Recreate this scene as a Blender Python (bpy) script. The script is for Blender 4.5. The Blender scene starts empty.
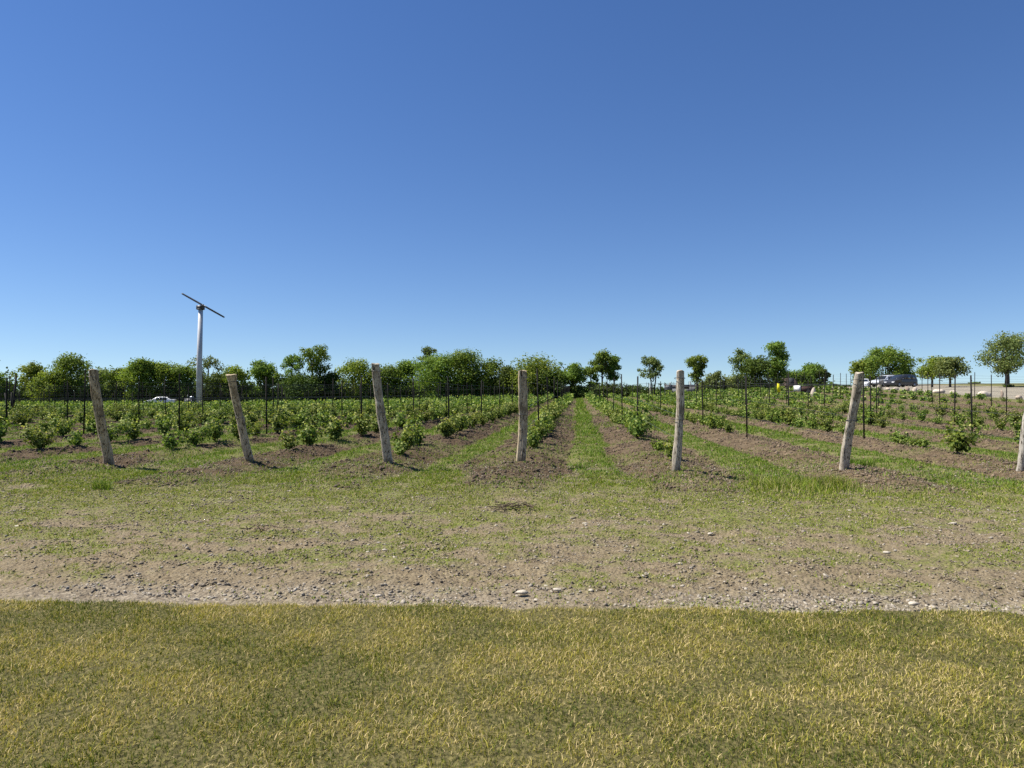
import bpy, math, random
import numpy as np
from mathutils import Vector

R = math.radians
scene = bpy.context.scene
COL = scene.collection
F, HOR, CAMH, YAW = 705.0, 391.0, 1.5, R(5.27)
CY, SY = math.cos(YAW), math.sin(YAW)
SUN_AZ, SUN_EL = R(-92), R(56)

# ------------------------------------------------------------------ noise
_rt = np.random.RandomState(7).rand(256, 256)
def vnoise(x, y):
    x = np.asarray(x, float); y = np.asarray(y, float)
    xi = np.floor(x).astype(int); yi = np.floor(y).astype(int)
    fx = x - xi; fy = y - yi
    fx = fx*fx*(3-2*fx); fy = fy*fy*(3-2*fy)
    a = _rt[xi & 255, yi & 255]; b = _rt[(xi+1) & 255, yi & 255]
    c = _rt[xi & 255, (yi+1) & 255]; d = _rt[(xi+1) & 255, (yi+1) & 255]
    return (a*(1-fx)+b*fx)*(1-fy) + (c*(1-fx)+d*fx)*fy
def fbm(x, y, o=4):
    s = 0; a = .5; t = 0
    for i in range(o):
        s = s + a*vnoise(x*2**i+17.3*i, y*2**i+9.1*i); t += a; a *= .55
    return s/t
def S(t):
    t = np.clip(t, 0, 1); return t*t*(3-2*t)

# ------------------------------------------------------------------ terrain
ROWX = [-9.83, -6.79, -3.97, -1.16, 1.84, 5.05, 8.37]
ROWS = {k: x for k, x in enumerate(ROWX)}
for k in range(1, 30): ROWS[-k] = ROWX[0] - 3.03*k
for k in range(1, 7): ROWS[6+k] = ROWX[6] + 3.1*k
ROWK = sorted(ROWS); ROWA = np.array([ROWS[k] for k in ROWK])
XEND = 29.6
def terrain(x, y):
    x = np.asarray(x, float); y = np.asarray(y, float)
    h = 1.75*S((x-2)/34)*S((y-15)/65) + .45*S((x-38)/20)*S((y-40)/40)
    h = h - .75*S((-x-2)/45)*S((y-20)/60)
    h = h + .45*S((y-55)/70)*S((x+30)/40)
    return h
def rowdist(x):
    x = np.asarray(x, float)
    i = np.clip(np.searchsorted(ROWA, x), 1, len(ROWA)-1)
    return np.minimum(np.abs(x-ROWA[i-1]), np.abs(x-ROWA[i]))
def vzone(x, y):
    n = (fbm(x*.5+3, y*.5) - .5)*3
    return S((y-10.0+n-1.2*S((rowdist(x)-.5)/.5) )/2.0)*(1-S((y-112)/4))*(1-S((x-28.4)/.8))
def mound(x, y):
    return .10*np.exp(-(rowdist(x)/.5)**2)*vzone(x, y)
def gz(x, y):
    return float(terrain(x, y) + mound(x, y))
def edgeY(x):
    return 4.93 + .052*np.asarray(x)
def masks(x, y):
    t = y - edgeY(x)
    jag = (fbm(x*2.2, y*2.2+40)-.5)
    lawn = 1-S((t + jag*.26 + .03)/.06)
    far = S((y-30)/20)
    # gravel along the lawn edge
    gw = .08 + .035*x + 1.0*(fbm(x*.6+11, y*.6)-.5) + .5*(fbm(x*3+1, y*3+7, 3)-.5)
    gravel = (1-S((t-gw)/.75))*(t > -.1)
    lot = S((x-29.6)/.8)*(1-S((x-41-(y-60)*.15)/2))*S((y-25)/10)*(1-S((y-118)/10))
    gravel = np.maximum(gravel, lot)
    # headland cover
    cover = .40 + .07*S((t-.2)/1.2) + .20*S((t-2.3)/3.2)
    n = .55*fbm(x*1.7+5, y*2.8+2, 4) + .45*fbm(x*6+9, y*7+4, 3)
    n2 = fbm(x*.35+50, y*.6+12, 3)
    hg = S((cover - .72*n - .28*n2 + .085)/.13)
    # vineyard alleys
    d = rowdist(x)
    v = vzone(x, y)
    wob = (fbm(x*1.3+7, y*.7+3, 4)-.5)*.75
    left = S((-x-4.5)/4)
    thr = .98 - .24*left
    ag = S((d + wob*.8 - thr)/.15)
    patch = S((fbm(x*.9+80, y*.8+33, 4)-.52)/.10)*(.30+.35*left)
    ag = np.maximum(ag, patch)
    ag = np.where(x > 12, ag*(1-.5*S((x-12)/6)), ag)
    soil = v*(1-ag*.9)
    grass = hg*(1-v) + ag*v
    field = np.maximum(S((y-114)/4), S((x-41-(y-60)*.15)/2)*S((y-20)/10))
    grass = np.maximum(grass, field)
    grass = grass*(1-lawn)*(1-.85*gravel)
    soil = soil*(1-lawn)*(1-gravel)
    return lawn, gravel*(1-lawn), grass, soil
def gfull(x, y, m):
    lawn, gravel, grass, soil = m
    near = 1-S((y-45)/30)
    z = terrain(x, y) + mound(x, y)
    d = rowdist(x); v = vzone(x, y)
    z = z - .04*np.exp(-((d-.95)/.22)**2)*v*near
    z = z + near*soil*(.07*(fbm(x*2.6, y*2.6, 4)-.5) + .06*(vnoise(x*9, y*9)-.5) + .03*(vnoise(x*13+5, y*13)-.5))
    z = z + near*(1-soil)*(1-lawn)*(.07*(fbm(x*1.7+9, y*1.7, 4)-.5) + .035*(vnoise(x*8, y*8)-.5) + .02*(vnoise(x*13+3, y*13)-.5))
    z = z + lawn*.03*(fbm(x*1.5, y*1.5, 3)-.5)
    z = z - .03*gravel*near
    return z

def at(px, depth):
    xc = (px-512)/F*depth
    return xc*CY - depth*SY, xc*SY + depth*CY
def zat(py, depth): return CAMH + (HOR-py)/F*depth
def proj(x, y):
    dep = -SY*x + CY*y; xc = CY*x + SY*y
    return 512+F*xc/np.maximum(dep, .01), dep

# ------------------------------------------------------------------ mesh building
class MB:
    def __init__(self): self.v=[]; self.f=[]; self.t=[]; self.n=0
    def add(self, v, faces, tint=0.5):
        v = np.asarray(v, float).reshape(-1, 3)
        self.v.append(v); self.t.append(np.broadcast_to(np.asarray(tint, float), (len(v),)).copy())
        for fa in (faces if isinstance(faces, tuple) else (faces,)):
            self.f.append(np.asarray(fa, np.int64) + self.n)
        self.n += len(v)
    def tube(self, pts, rad, n=8, cap=True, tint=.5):
        pts = [Vector(p) for p in pts]; V=[]
        for i, p in enumerate(pts):
            d = (pts[min(i+1, len(pts)-1)]-pts[max(i-1, 0)]).normalized()
            a = d.cross(Vector((.31, .95, .05))).normalized(); b = d.cross(a)
            r = rad[i] if hasattr(rad, '__len__') else rad
            for k in range(n):
                an = 2*math.pi*k/n
                V.append(p + (a*math.cos(an)+b*math.sin(an))*r)
        Q = [[i*n+k, i*n+(k+1)%n, (i+1)*n+(k+1)%n, (i+1)*n+k] for i in range(len(pts)-1) for k in range(n)]
        fs = [np.array(Q)]
        if cap:
            fs.append(np.array([list(range(n))[::-1]])); fs.append(np.array([[(len(pts)-1)*n+k for k in range(n)]]))
        self.add(np.array([tuple(q) for q in V]), tuple(fs), tint)
    def box(self, c, s, tint=.5):
        c = np.array(c); s = np.array(s)/2
        v = [c+s*np.array(k) for k in [(-1,-1,-1),(1,-1,-1),(1,1,-1),(-1,1,-1),(-1,-1,1),(1,-1,1),(1,1,1),(-1,1,1)]]
        self.add(v, np.array([[0,3,2,1],[4,5,6,7],[0,1,5,4],[1,2,6,5],[2,3,7,6],[3,0,4,7]]), tint)
    def poly(self, pts, tint=.5):
        self.add(pts, np.array([list(range(len(pts)))]), tint)
    def mesh(self, name, smooth=False):
        me = bpy.data.meshes.new(name)
        V = np.concatenate(self.v).astype(np.float32)
        me.vertices.add(len(V)); me.vertices.foreach_set('co', V.ravel())
        li = np.concatenate([f.ravel() for f in self.f]).astype(np.int32)
        sizes = np.concatenate([np.full(len(f), f.shape[1]) for f in self.f])
        st = np.concatenate([[0], np.cumsum(sizes)[:-1]]).astype(np.int32)
        me.loops.add(len(li)); me.loops.foreach_set('vertex_index', li)
        me.polygons.add(len(st)); me.polygons.foreach_set('loop_start', st)
        a = me.attributes.new('tint', 'FLOAT', 'POINT')
        a.data.foreach_set('value', np.concatenate(self.t).astype(np.float32))
        me.update(calc_edges=True)
        if smooth: me.polygons.foreach_set('use_smooth', np.ones(len(st), bool))
        return me
def link(name, me, mat=None, parent=None, loc=None):
    o = bpy.data.objects.new(name, me); COL.objects.link(o)
    if mat is not None and len(me.materials) == 0: me.materials.append(mat)
    if parent is not None: o.parent = parent
    if loc is not None: o.location = loc
    return o
def tag(o, label=None, cat=None, group=None, kind=None):
    if label: o['label'] = label
    if cat: o['category'] = cat
    if group: o['group'] = group
    if kind: o['kind'] = kind
    return o
def empty(name, loc, rz=0, label=None, cat=None, group=None):
    o = bpy.data.objects.new(name, None); COL.objects.link(o)
    o.empty_display_size = .2; o.location = loc; o.rotation_euler = (0, 0, rz)
    return tag(o, label, cat, group)

# ------------------------------------------------------------------ materials
class NT:
    def __init__(self, name):
        self.m = bpy.data.materials.new(name); self.m.use_nodes = True
        self.t = self.m.node_tree; self.t.nodes.clear()
        self.out = self.t.nodes.new('ShaderNodeOutputMaterial')
    def n(self, typ, **kw):
        nd = self.t.nodes.new(typ)
        for k, v in kw.items(): setattr(nd, k, v)
        return nd
    def l(self, a, b): self.t.links.new(a, b)
    def setin(self, sock, v):
        if isinstance(v, bpy.types.NodeSocket): self.l(v, sock)
        elif isinstance(v, (tuple, list)) and len(v) == 3 and sock.type == 'RGBA': sock.default_value = (*v, 1)
        else: sock.default_value = v
    def mix(self, f, a, b, mode='MIX'):
        nd = self.n('ShaderNodeMix', data_type='RGBA', blend_type=mode)
        self.setin(nd.inputs[0], f); self.setin(nd.inputs[6], a); self.setin(nd.inputs[7], b)
        return nd.outputs[2]
    def math(self, op, a, b=0.0, clamp=False):
        nd = self.n('ShaderNodeMath', operation=op, use_clamp=clamp)
        self.setin(nd.inputs[0], a); self.setin(nd.inputs[1], b); return nd.outputs[0]
    def noise(self, scale, detail=4, vec=None, rough=.55):
        nd = self.n('ShaderNodeTexNoise'); nd.inputs['Scale'].default_value = scale
        nd.inputs['Detail'].default_value = detail; nd.inputs['Roughness'].default_value = rough
        if vec is not None: self.l(vec, nd.inputs['Vector'])
        return nd.outputs['Fac']
    def vor(self, scale, vec=None, out='Distance'):
        nd = self.n('ShaderNodeTexVoronoi'); nd.inputs['Scale'].default_value = scale
        if vec is not None: self.l(vec, nd.inputs['Vector'])
        return nd.outputs[out]
    def ss(self, v, lo, hi):
        nd = self.n('ShaderNodeMapRange', interpolation_type='SMOOTHSTEP')
        self.setin(nd.inputs[0], v); nd.inputs[1].default_value = lo; nd.inputs[2].default_value = hi
        return nd.outputs[0]
    def attr(self, name): return self.n('ShaderNodeAttribute', attribute_name=name).outputs['Fac']
    def obj(self): return self.n('ShaderNodeTexCoord').outputs['Object']
    def mapv(self, vec, scale):
        nd = self.n('ShaderNodeMapping'); self.l(vec, nd.inputs['Vector']); nd.inputs['Scale'].default_value = scale
        return nd.outputs[0]
    def bsdf(self, col, rough=.8, spec=.3, metal=0, bump=None, bstr=.3, bdist=.02):
        b = self.n('ShaderNodeBsdfPrincipled')
        self.setin(b.inputs['Base Color'], col); self.setin(b.inputs['Roughness'], rough)
        b.inputs['Specular IOR Level'].default_value = spec; self.setin(b.inputs['Metallic'], metal)
        if bump is not None:
            bp = self.n('ShaderNodeBump'); bp.inputs['Strength'].default_value = bstr; bp.inputs['Distance'].default_value = bdist
            self.l(bump, bp.inputs['Height']); self.l(bp.outputs[0], b.inputs['Normal'])
        return b.outputs[0]
    def done(self, sh): self.l(sh, self.out.inputs[0]); return self.m

def mat_ground():
    N = NT('ground'); p = N.obj()
    lawn, gravel, grass, soil = [N.attr(a) for a in ('lawn', 'gravel', 'grass', 'soil')]
    n1 = N.noise(1.3, 6, p); n2 = N.noise(9, 6, p); n3 = N.noise(38, 4, p)
    dirt = N.mix(N.ss(n2, .3, .7), (.135, .102, .060), (.25, .20, .122))
    dirt = N.mix(N.ss(n1, .35, .7), dirt, N.mix(n3, (.145, .112, .067), (.235, .188, .116)))
    peb = N.ss(N.vor(22, p), .16, .10)
    dirt = N.mix(N.math('MULTIPLY', peb, N.ss(n2, .5, .62)), dirt, (.42, .37, .30))
    fine = N.noise(75, 5, p, .7)
    dirt = N.mix(N.ss(fine, .52, .66), dirt, (.075, .054, .033))
    dirt = N.mix(N.ss(N.noise(52, 4, p, .7), .56, .70), dirt, (.32, .27, .19))
    til = N.mix(N.ss(n2, .32, .68), (.062, .043, .025), (.165, .120, .072))
    til = N.mix(N.ss(n1, .45, .7), til, N.mix(n3, (.10, .073, .043), (.24, .182, .114)))
    vc = N.n('ShaderNodeTexVoronoi'); vc.inputs['Scale'].default_value = 34; N.l(p, vc.inputs['Vector'])
    hs = N.n('ShaderNodeSeparateColor'); N.l(vc.outputs['Color'], hs.inputs[0])
    grv = N.mix(hs.outputs[0], (.13, .105, .074), (.33, .28, .205))
    grv = N.mix(N.ss(n3, .45, .7), grv, (.17, .135, .095))
    lotm = N.ss(N.n('ShaderNodeSeparateXYZ').outputs[0], 27, 29)
    N.l(p, lotm.node.inputs[0].links[0].from_node.inputs[0])
    grv = N.mix(N.math('MULTIPLY', lotm, .35), grv, N.mix(n2, (.30, .275, .235), (.50, .47, .42)))
    gra = N.mix(N.ss(n3, .3, .7), (.075, .085, .02), (.19, .19, .06))
    gra = N.mix(N.ss(n1, .4, .65), gra, N.mix(n2, (.09, .12, .02), (.20, .20, .06)))
    law = N.mix(N.ss(n3, .3, .7), (.052, .048, .017), (.15, .13, .05))
    til = N.mix(N.math('MULTIPLY', N.ss(fine, .54, .66), .8), til, (.045, .033, .024))
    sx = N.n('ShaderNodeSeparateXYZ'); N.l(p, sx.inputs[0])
    left_dark = N.ss(N.math('ADD', sx.outputs[0], N.math('MULTIPLY', n1, 6.0)), 6.5, .5)   # soil colour goes darker towards the left half
    til = N.mix(N.math('MULTIPLY', left_dark, .55), til, N.mix(n3, (.034, .021, .011), (.085, .055, .031)))
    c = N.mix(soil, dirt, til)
    c = N.mix(gravel, c, grv)
    c = N.mix(N.math('MULTIPLY', grass, N.ss(N.noise(24, 4, p), .30, .58)), c, gra)
    c = N.mix(lawn, c, law)
    h = N.math('ADD', N.math('MULTIPLY', n3, .6), N.math('ADD', n2, N.math('MULTIPLY', N.vor(30, p), -.5)))
    return N.done(N.bsdf(c, .95, .15, bump=h, bstr=.8, bdist=.04))

def mat_leaf(name, a, b, c=None, trans=.35, rough=.5, rnd=0., spec=.35):
    """a..b by the tint attribute (0..0.8), c for tint near 1 (straw / young leaf)"""
    N = NT(name); t = N.attr('tint')
    col = N.mix(N.ss(t, 0, .8), a, b)
    if c is not None: col = N.mix(N.ss(t, .82, .9), col, c)
    if rnd:
        oi = N.n('ShaderNodeObjectInfo').outputs['Random']
        hsv = N.n('ShaderNodeHueSaturation')
        N.setin(hsv.inputs['Hue'], N.math('ADD', N.math('MULTIPLY', oi, .05*rnd), .5-.025*rnd))
        N.setin(hsv.inputs['Value'], N.math('ADD', N.math('MULTIPLY', oi, .4*rnd), 1-.2*rnd))
        N.l(col, hsv.inputs['Color']); col = hsv.outputs[0]
    b1 = N.bsdf(col, rough, spec)
    tr = N.n('ShaderNodeBsdfTranslucent'); N.l(N.mix(1.0, col, (1.0, 1.0, .55), 'MULTIPLY'), tr.inputs[0])
    mx = N.n('ShaderNodeMixShader'); mx.inputs[0].default_value = trans
    N.l(b1, mx.inputs[1]); N.l(tr.outputs[0], mx.inputs[2])
    return N.done(mx.outputs[0])

def mat_wood(name, a, b, dark):
    N = NT(name); p = N.obj()
    st = N.mapv(p, (26, 26, 1.6)); n = N.noise(1, 6, st, .65)
    blot = N.noise(3.2, 5, p)
    col = N.mix(N.ss(n, .32, .68), a, b)
    col = N.mix(N.ss(N.noise(1, 5, N.mapv(p, (48, 48, 1.4))), .555, .60), col, tuple(q*.45 for q in dark))
    col = N.mix(N.math('MULTIPLY', N.ss(blot, .47, .66), .8), col, dark)
    col = N.mix(N.ss(N.noise(14, 5, N.mapv(p, (1, 1, .5)), .7), .53, .68), col, dark)
    kn = N.ss(N.vor(1, N.mapv(p, (7, 7, 3.2))), .13, .07)
    col = N.mix(N.math('MULTIPLY', kn, .8), col, (.05, .035, .022))
    return N.done(N.bsdf(col, .92, .1, bump=N.math('ADD', n, N.math('MULTIPLY', kn, -.6)), bstr=.7, bdist=.015))

def mat_plain(name, col, rough=.5, spec=.4, metal=0, var=.25, sc=4):
    N = NT(name); p = N.obj()
    c2 = tuple(x*(1-var) for x in col)
    n = N.noise(sc, 5, p)
    return N.done(N.bsdf(N.mix(N.ss(n, .35, .7), col, c2), rough, spec, metal, bump=n, bstr=.08, bdist=.01))

def mat_stone(name, a, b, sc=6):
    N = NT(name); p = N.obj(); t = N.attr('tint')
    n = N.noise(sc, 6, p)
    col = N.mix(t, a, b); col = N.mix(N.ss(n, .4, .65), col, N.mix(.5, col, (.12, .10, .08)))
    return N.done(N.bsdf(col, .9, .2, bump=n, bstr=.4, bdist=.02))

M = {}
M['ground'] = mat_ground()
M['lawn'] = mat_leaf('lawn_blades', (.082, .122, .015), (.43, .38, .068), (.66, .525, .25), .32, .65, 0, .15)
M['weed'] = mat_leaf('weed_blades', (.085, .150, .014), (.27, .325, .034), (.44, .38, .17), .32, .65, 0, .15)
M['alley'] = mat_leaf('alley_blades', (.065, .135, .013), (.205, .305, .034), (.34, .33, .10), .34, .6, 0, .18)
M['vine'] = mat_leaf('vine_leaves', (.056, .106, .016), (.225, .285, .051), (.43, .45, .14), .40, .6, .6, .18)
M['tree_a'] = mat_leaf('leaves_mid', (.072, .125, .020), (.185, .265, .045), (.29, .34, .07), .45, .6, .5, .15)
M['tree_b'] = mat_leaf('leaves_yellow', (.090, .142, .020), (.235, .305, .045), (.35, .38, .07), .45, .6, .4, .15)
M['tree_c'] = mat_leaf('leaves_dark', (.034, .060, .014), (.095, .140, .026), (.16, .20, .04), .35, .6, .4, .12)
M['tree_d'] = mat_leaf('leaves_grey', (.09, .135, .04), (.20, .25, .08), (.28, .31, .10), .42, .6, .4, .15)
M['bark'] = mat_wood('bark', (.07, .052, .038), (.14, .11, .085), (.035, .028, .02))
M['vinewood'] = mat_wood('vine_wood', (.045, .033, .024), (.10, .075, .055), (.02, .015, .012))
M['wood_grey'] = mat_wood('wood_grey', (.32, .275, .21), (.58, .51, .41), (.15, .12, .085))
M['wood_tan'] = mat_wood('wood_tan', (.37, .295, .19), (.60, .50, .35), (.17, .125, .08))
M['wood_brown'] = mat_wood('wood_brown', (.30, .235, .155), (.52, .425, .30), (.15, .11, .07))
M['wood_pale'] = mat_wood('wood_pale', (.37, .33, .27), (.60, .55, .47), (.18, .15, .12))
M['stake'] = mat_plain('stake_metal', (.014, .013, .012), .8, .2, 0, .4, 9)
M['wire'] = mat_plain('wire_metal', (.12, .12, .12), .45, .5, .7, .3, 9)
M['pebble'] = mat_stone('pebbles', (.15, .125, .09), (.46, .41, .33), 30)
M['clod'] = mat_stone('clods', (.060, .042, .026), (.24, .175, .112), 14)
M['crumb'] = mat_stone('crumbs', (.085, .065, .042), (.36, .30, .21), 20)
M['boulder'] = mat_stone('boulder', (.33, .25, .19), (.62, .53, .43), 2.5)
M['steel'] = mat_plain('galvanised', (.50, .51, .53), .55, .35, .0, .2, 1.2)
M['steel_dark'] = mat_plain('dark_steel', (.09, .092, .10), .5, .4, .4, .3, 3)
M['white_paint'] = mat_plain('white_paint', (.80, .81, .82), .25, .5, 0, .05, 1)
M['silver_paint'] = mat_plain('silver_paint', (.55, .57, .60), .28, .5, .3, .05, 1)
M['grey_paint'] = mat_plain('grey_paint', (.04, .043, .05), .25, .5, .2, .1, 1)
M['glass'] = mat_plain('dark_glass', (.025, .03, .035), .06, .6, 0, .1, 1)
M['rubber'] = mat_plain('rubber', (.02, .02, .02), .85, .2, 0, .3, 8)
M['rim'] = mat_plain('rim', (.45, .46, .48), .35, .5, .6, .1, 8)
M['lamp_red'] = mat_plain('lamp_red', (.35, .02, .015), .2, .5, 0, .1, 8)
M['lamp_clear'] = mat_plain('lamp_clear', (.75, .76, .78), .15, .6, 0, .1, 8)
M['yellow'] = mat_plain('yellow_card', (.80, .74, .02), .5, .3, 0, .08, 6)
M['white_card'] = mat_plain('white_card', (.78, .78, .76), .5, .3, 0, .1, 6)
M['roof_dark'] = mat_plain('roof_dark', (.045, .045, .05), .7, .3, 0, .35, 3)
M['wall_grey'] = mat_plain('wall_grey', (.20, .205, .22), .8, .2, 0, .3, 2)
M['wall_red'] = mat_plain('wall_red', (.085, .05, .042), .8, .2, 0, .35, 2)
M['roof_brown'] = mat_plain('roof_brown', (.10, .07, .055), .8, .2, 0, .3, 2)
M['twig'] = mat_wood('twig', (.10, .075, .05), (.20, .155, .11), (.05, .035, .025))

# ------------------------------------------------------------------ ground sheet
def geo(a, b, n): return a*np.power(b/a, np.linspace(0, 1, n))
gx = np.concatenate([-geo(112, 3000, 22)[::-1], np.arange(-111.5, -14, .26), np.arange(-14, 13, .07),
                     np.arange(13, 48, .26), geo(48.3, 3000, 24)])
gy = np.concatenate([-geo(3, 400, 14)[::-1], np.arange(-2.4, 1.9, .4), np.arange(2, 24, .07), np.arange(24, 60, .2),
                     np.arange(60, 150, .75), geo(151, 4000, 26)])
GX, GY = np.meshgrid(gx, gy)
MK = masks(GX, GY); GZ = gfull(GX, GY, MK)
nx, ny = len(gx), len(gy)
idx = np.arange(nx*ny).reshape(ny, nx)
Q = np.stack([idx[:-1, :-1], idx[:-1, 1:], idx[1:, 1:], idx[1:, :-1]], -1).reshape(-1, 4)
mb = MB(); mb.add(np.stack([GX, GY, GZ], -1).reshape(-1, 3), Q)
me = mb.mesh('ground', True)
for nm, arr in zip(('lawn', 'gravel', 'grass', 'soil'), MK):
    a = me.attributes.new(nm, 'FLOAT', 'POINT'); a.data.foreach_set('value', arr.astype(np.float32).ravel())
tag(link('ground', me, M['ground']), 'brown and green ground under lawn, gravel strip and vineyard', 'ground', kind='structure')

rng = np.random.RandomState(11)
def in_view(x, y, margin=1.3, dmin=2.2):
    px, dep = proj(x, y)
    return (dep > dmin) & (np.abs(px-512) < 512 + margin*F/np.maximum(dep, 1))

# ------------------------------------------------------------------ grass
def blades(x, y, z, h, w, tint, bend=.45):
    n = len(x); an = rng.rand(n)*2*np.pi; la = rng.rand(n)*2*np.pi
    dx, dy = np.cos(an)*w/2, np.sin(an)*w/2
    l = h*bend*rng.rand(n); lx, ly = np.cos(la)*l, np.sin(la)*l
    b = np.stack([x, y, z-.01], -1)
    o = np.stack([dx, dy, np.zeros(n)], -1)
    m = b + np.stack([lx*.35, ly*.35, h*.55], -1)
    t = b + np.stack([lx, ly, h*(1-.25*(l/np.maximum(h, 1e-4)))], -1)
    V = np.stack([b-o, b+o, m-o*.75, m+o*.75, t], 1).reshape(-1, 3)
    i = np.arange(n)[:, None]*5
    return V, (i+np.array([0, 1, 3, 2]), i+np.array([2, 3, 4])), np.repeat(tint, 5)
def grass_obj(name, label, mat, x, y, h, w, tint, bend=.45):
    z = gfull(x, y, masks(x, y))
    mb = MB(); V, fs, t = blades(x, y, z, h, w, tint, bend); mb.add(V, fs, t)
    return tag(link(name, mb.mesh(name), mat), label, 'grass', kind='stuff')

# lawn
n = 800000
x = rng.uniform(-7, 6.5, n); y = rng.uniform(1.9, 5.6, n)
k = in_view(x, y, 1.0) & (y < edgeY(x)+.16*(fbm(x*3, y*0+2)-.45) + .10*rng.randn(n)*(rng.rand(n) < .3))
x, y = x[k], y[k]
cl = fbm(x*1.5+3, y*2.1+8, 4); cl2 = fbm(x*5+3, y*5+8, 3)
straw = S((.75*cl+.25*cl2-.36)/.28)*.52 + .14
dens = .55 + .45*S((cl2-.3)/.25)
k = rng.rand(len(x)) < dens; x, y, cl, cl2, straw = x[k], y[k], cl[k], cl2[k], straw[k]
n = len(x)
tint = np.where(rng.rand(n) < straw*.62, .9+.1*rng.rand(n), np.clip(.02+.72*rng.rand(n)**1.2+.4*(cl2-.5)+1.0*(cl-.5), 0, .8))
h = (.012+.030*rng.rand(n)**1.4)*(.8+.45*cl2) + .014*(rng.rand(n) < .04)
grass_obj('lawn_grass', 'dry olive green mown lawn grass filling the foreground', M['lawn'], x, y, h, .0024+.0034*rng.rand(n), tint, 1.2)

# headland weeds
n = 1500000
x = rng.uniform(-18, 16, n); y = rng.uniform(5.0, 16.5, n)
k = in_view(x, y, 1.5); x, y = x[k], y[k]
mk = masks(x, y); v = vzone(x, y)
cl = fbm(x*3+2, y*3+1, 3)
acc = (mk[2]*S((cl-.2)/.35)*(1-v) + .03 + .12*S((cl-.5)/.1) + .35*(1-S((y-edgeY(x)-.05)/.45))*S((cl-.42)/.12))*(mk[0] < .3)
k = rng.rand(len(x)) < acc*.8; x, y, cl = x[k], y[k], cl[k]; n = len(x)
green = S((y-8.5)/4)
tint = np.where(rng.rand(n) < .34-.2*green, .9+.1*rng.rand(n), np.clip(.75*rng.rand(n)+.15-.15*green, 0, .8))
h = (.010+.038*rng.rand(n)**1.3*(.6+cl))*(.75+.7*green)
grass_obj('headland_weeds', 'sparse yellow green weeds on the stony headland strip', M['weed'], x, y, h, .006+.007*rng.rand(n), tint, 1.2)

# alley grass
def alley(n, y0, y1, hs, ws, keep=1.):
    x = rng.uniform(-70, 32, n); y = y0 + (y1-y0)*rng.rand(n)
    k = in_view(x, y, 1.5); x, y = x[k], y[k]
    mk = masks(x, y); cl = fbm(x*2.5+2, y*2.5+7, 3)
    acc = mk[2]*vzone(x, y)*S((cl-.22)/.3) + .025*mk[3]
    k = rng.rand(len(x)) < acc*keep; x, y, cl = x[k], y[k], cl[k]; n = len(x)
    tint = np.where(rng.rand(n) < .10, .9+.1*rng.rand(n), .8*rng.rand(n))
    return x, y, hs*(.35+rng.rand(n))*(.5+cl), ws*(.6+.8*rng.rand(n)), tint
A = [alley(1100000, 10.5, 24, .065, .012), alley(500000, 24, 45, .11, .022), alley(240000, 45, 112, .18, .05)]
grass_obj('alley_grass', 'green grass growing in strips between the vine rows', M['alley'], *[np.concatenate(c) for c in zip(*A)], bend=1.1)

# ------------------------------------------------------------------ pebbles and clods
PH = (1+5**.5)/2
ICO = np.array([(-1,PH,0),(1,PH,0),(-1,-PH,0),(1,-PH,0),(0,-1,PH),(0,1,PH),(0,-1,-PH),(0,1,-PH),(PH,0,-1),(PH,0,1),(-PH,0,-1),(-PH,0,1)])/math.sqrt(1+PH*PH)
ICF = np.array([(0,11,5),(0,5,1),(0,1,7),(0,7,10),(0,10,11),(1,5,9),(5,11,4),(11,10,2),(10,7,6),(7,1,8),(3,9,4),(3,4,2),(3,2,6),(3,6,8),(3,8,9),(4,9,5),(2,4,11),(6,2,10),(8,6,7),(9,8,1)])
OCT = np.array([(1,0,0),(-1,0,0),(0,1,0),(0,-1,0),(0,0,1),(0,0,-1)], float)
OCF = np.array([(0,2,4),(2,1,4),(1,3,4),(3,0,4),(2,0,5),(1,2,5),(3,1,5),(0,3,5)])
def stones(x, y, s, flat=.6, low=False):
    n = len(x); z = gfull(x, y, masks(x, y))
    B_, F_ = (OCT, OCF) if low else (ICO, ICF); nv = len(B_)
    V = B_[None]*(1+.4*(rng.rand(n, nv, 1)-.5)*2)
    V = V*np.stack([.7+.6*rng.rand(n), .6+.4*rng.rand(n), flat*(.6+.6*rng.rand(n))], -1)[:, None]
    a = rng.rand(n)*6.28; c, sn = np.cos(a)[:, None], np.sin(a)[:, None]
    tl = (rng.rand(n)-.5)[:, None]*.9
    X = V[..., 0]*c - V[..., 1]*sn; Y = V[..., 0]*sn + V[..., 1]*c; Z = V[..., 2] + tl*V[..., 0]
    P = np.stack([X*s[:, None]+x[:, None], Y*s[:, None]+y[:, None], Z*s[:, None]+(z+s*.12)[:, None]], -1).reshape(-1, 3)
    i = np.arange(n)[:, None, None]*nv
    return P, (i+F_[None]).reshape(-1, 3), np.repeat(rng.rand(n), nv)
n = 130000
x = rng.uniform(-9, 8, n); y = rng.uniform(5.0, 9.0, n)
k = in_view(x, y, 1.2); x, y = x[k], y[k]; mk = masks(x, y)
k = rng.rand(len(x)) < mk[1]*np.where(y-edgeY(x) < .55, 1., .55); x, y = x[k], y[k]
s = np.clip(np.exp(rng.randn(len(x))*.55)*.0068, .003, .020)
x2 = rng.uniform(-16, 14, 60000); y2 = rng.uniform(5.2, 15, 60000)
k = in_view(x2, y2, 1.2) & (y2 > edgeY(x2)+.1); x2, y2 = x2[k], y2[k]
k = rng.rand(len(x2)) < .15+.55*S((fbm(x2*1.5, y2*1.5+77)-.4)/.2); x2, y2 = x2[k], y2[k]
s2 = np.clip(np.exp(rng.randn(len(x2))*.55)*.0070, .003, .022)
mb = MB(); mb.add(*stones(np.r_[x, x2], np.r_[y, y2], np.r_[s, s2]))
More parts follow.
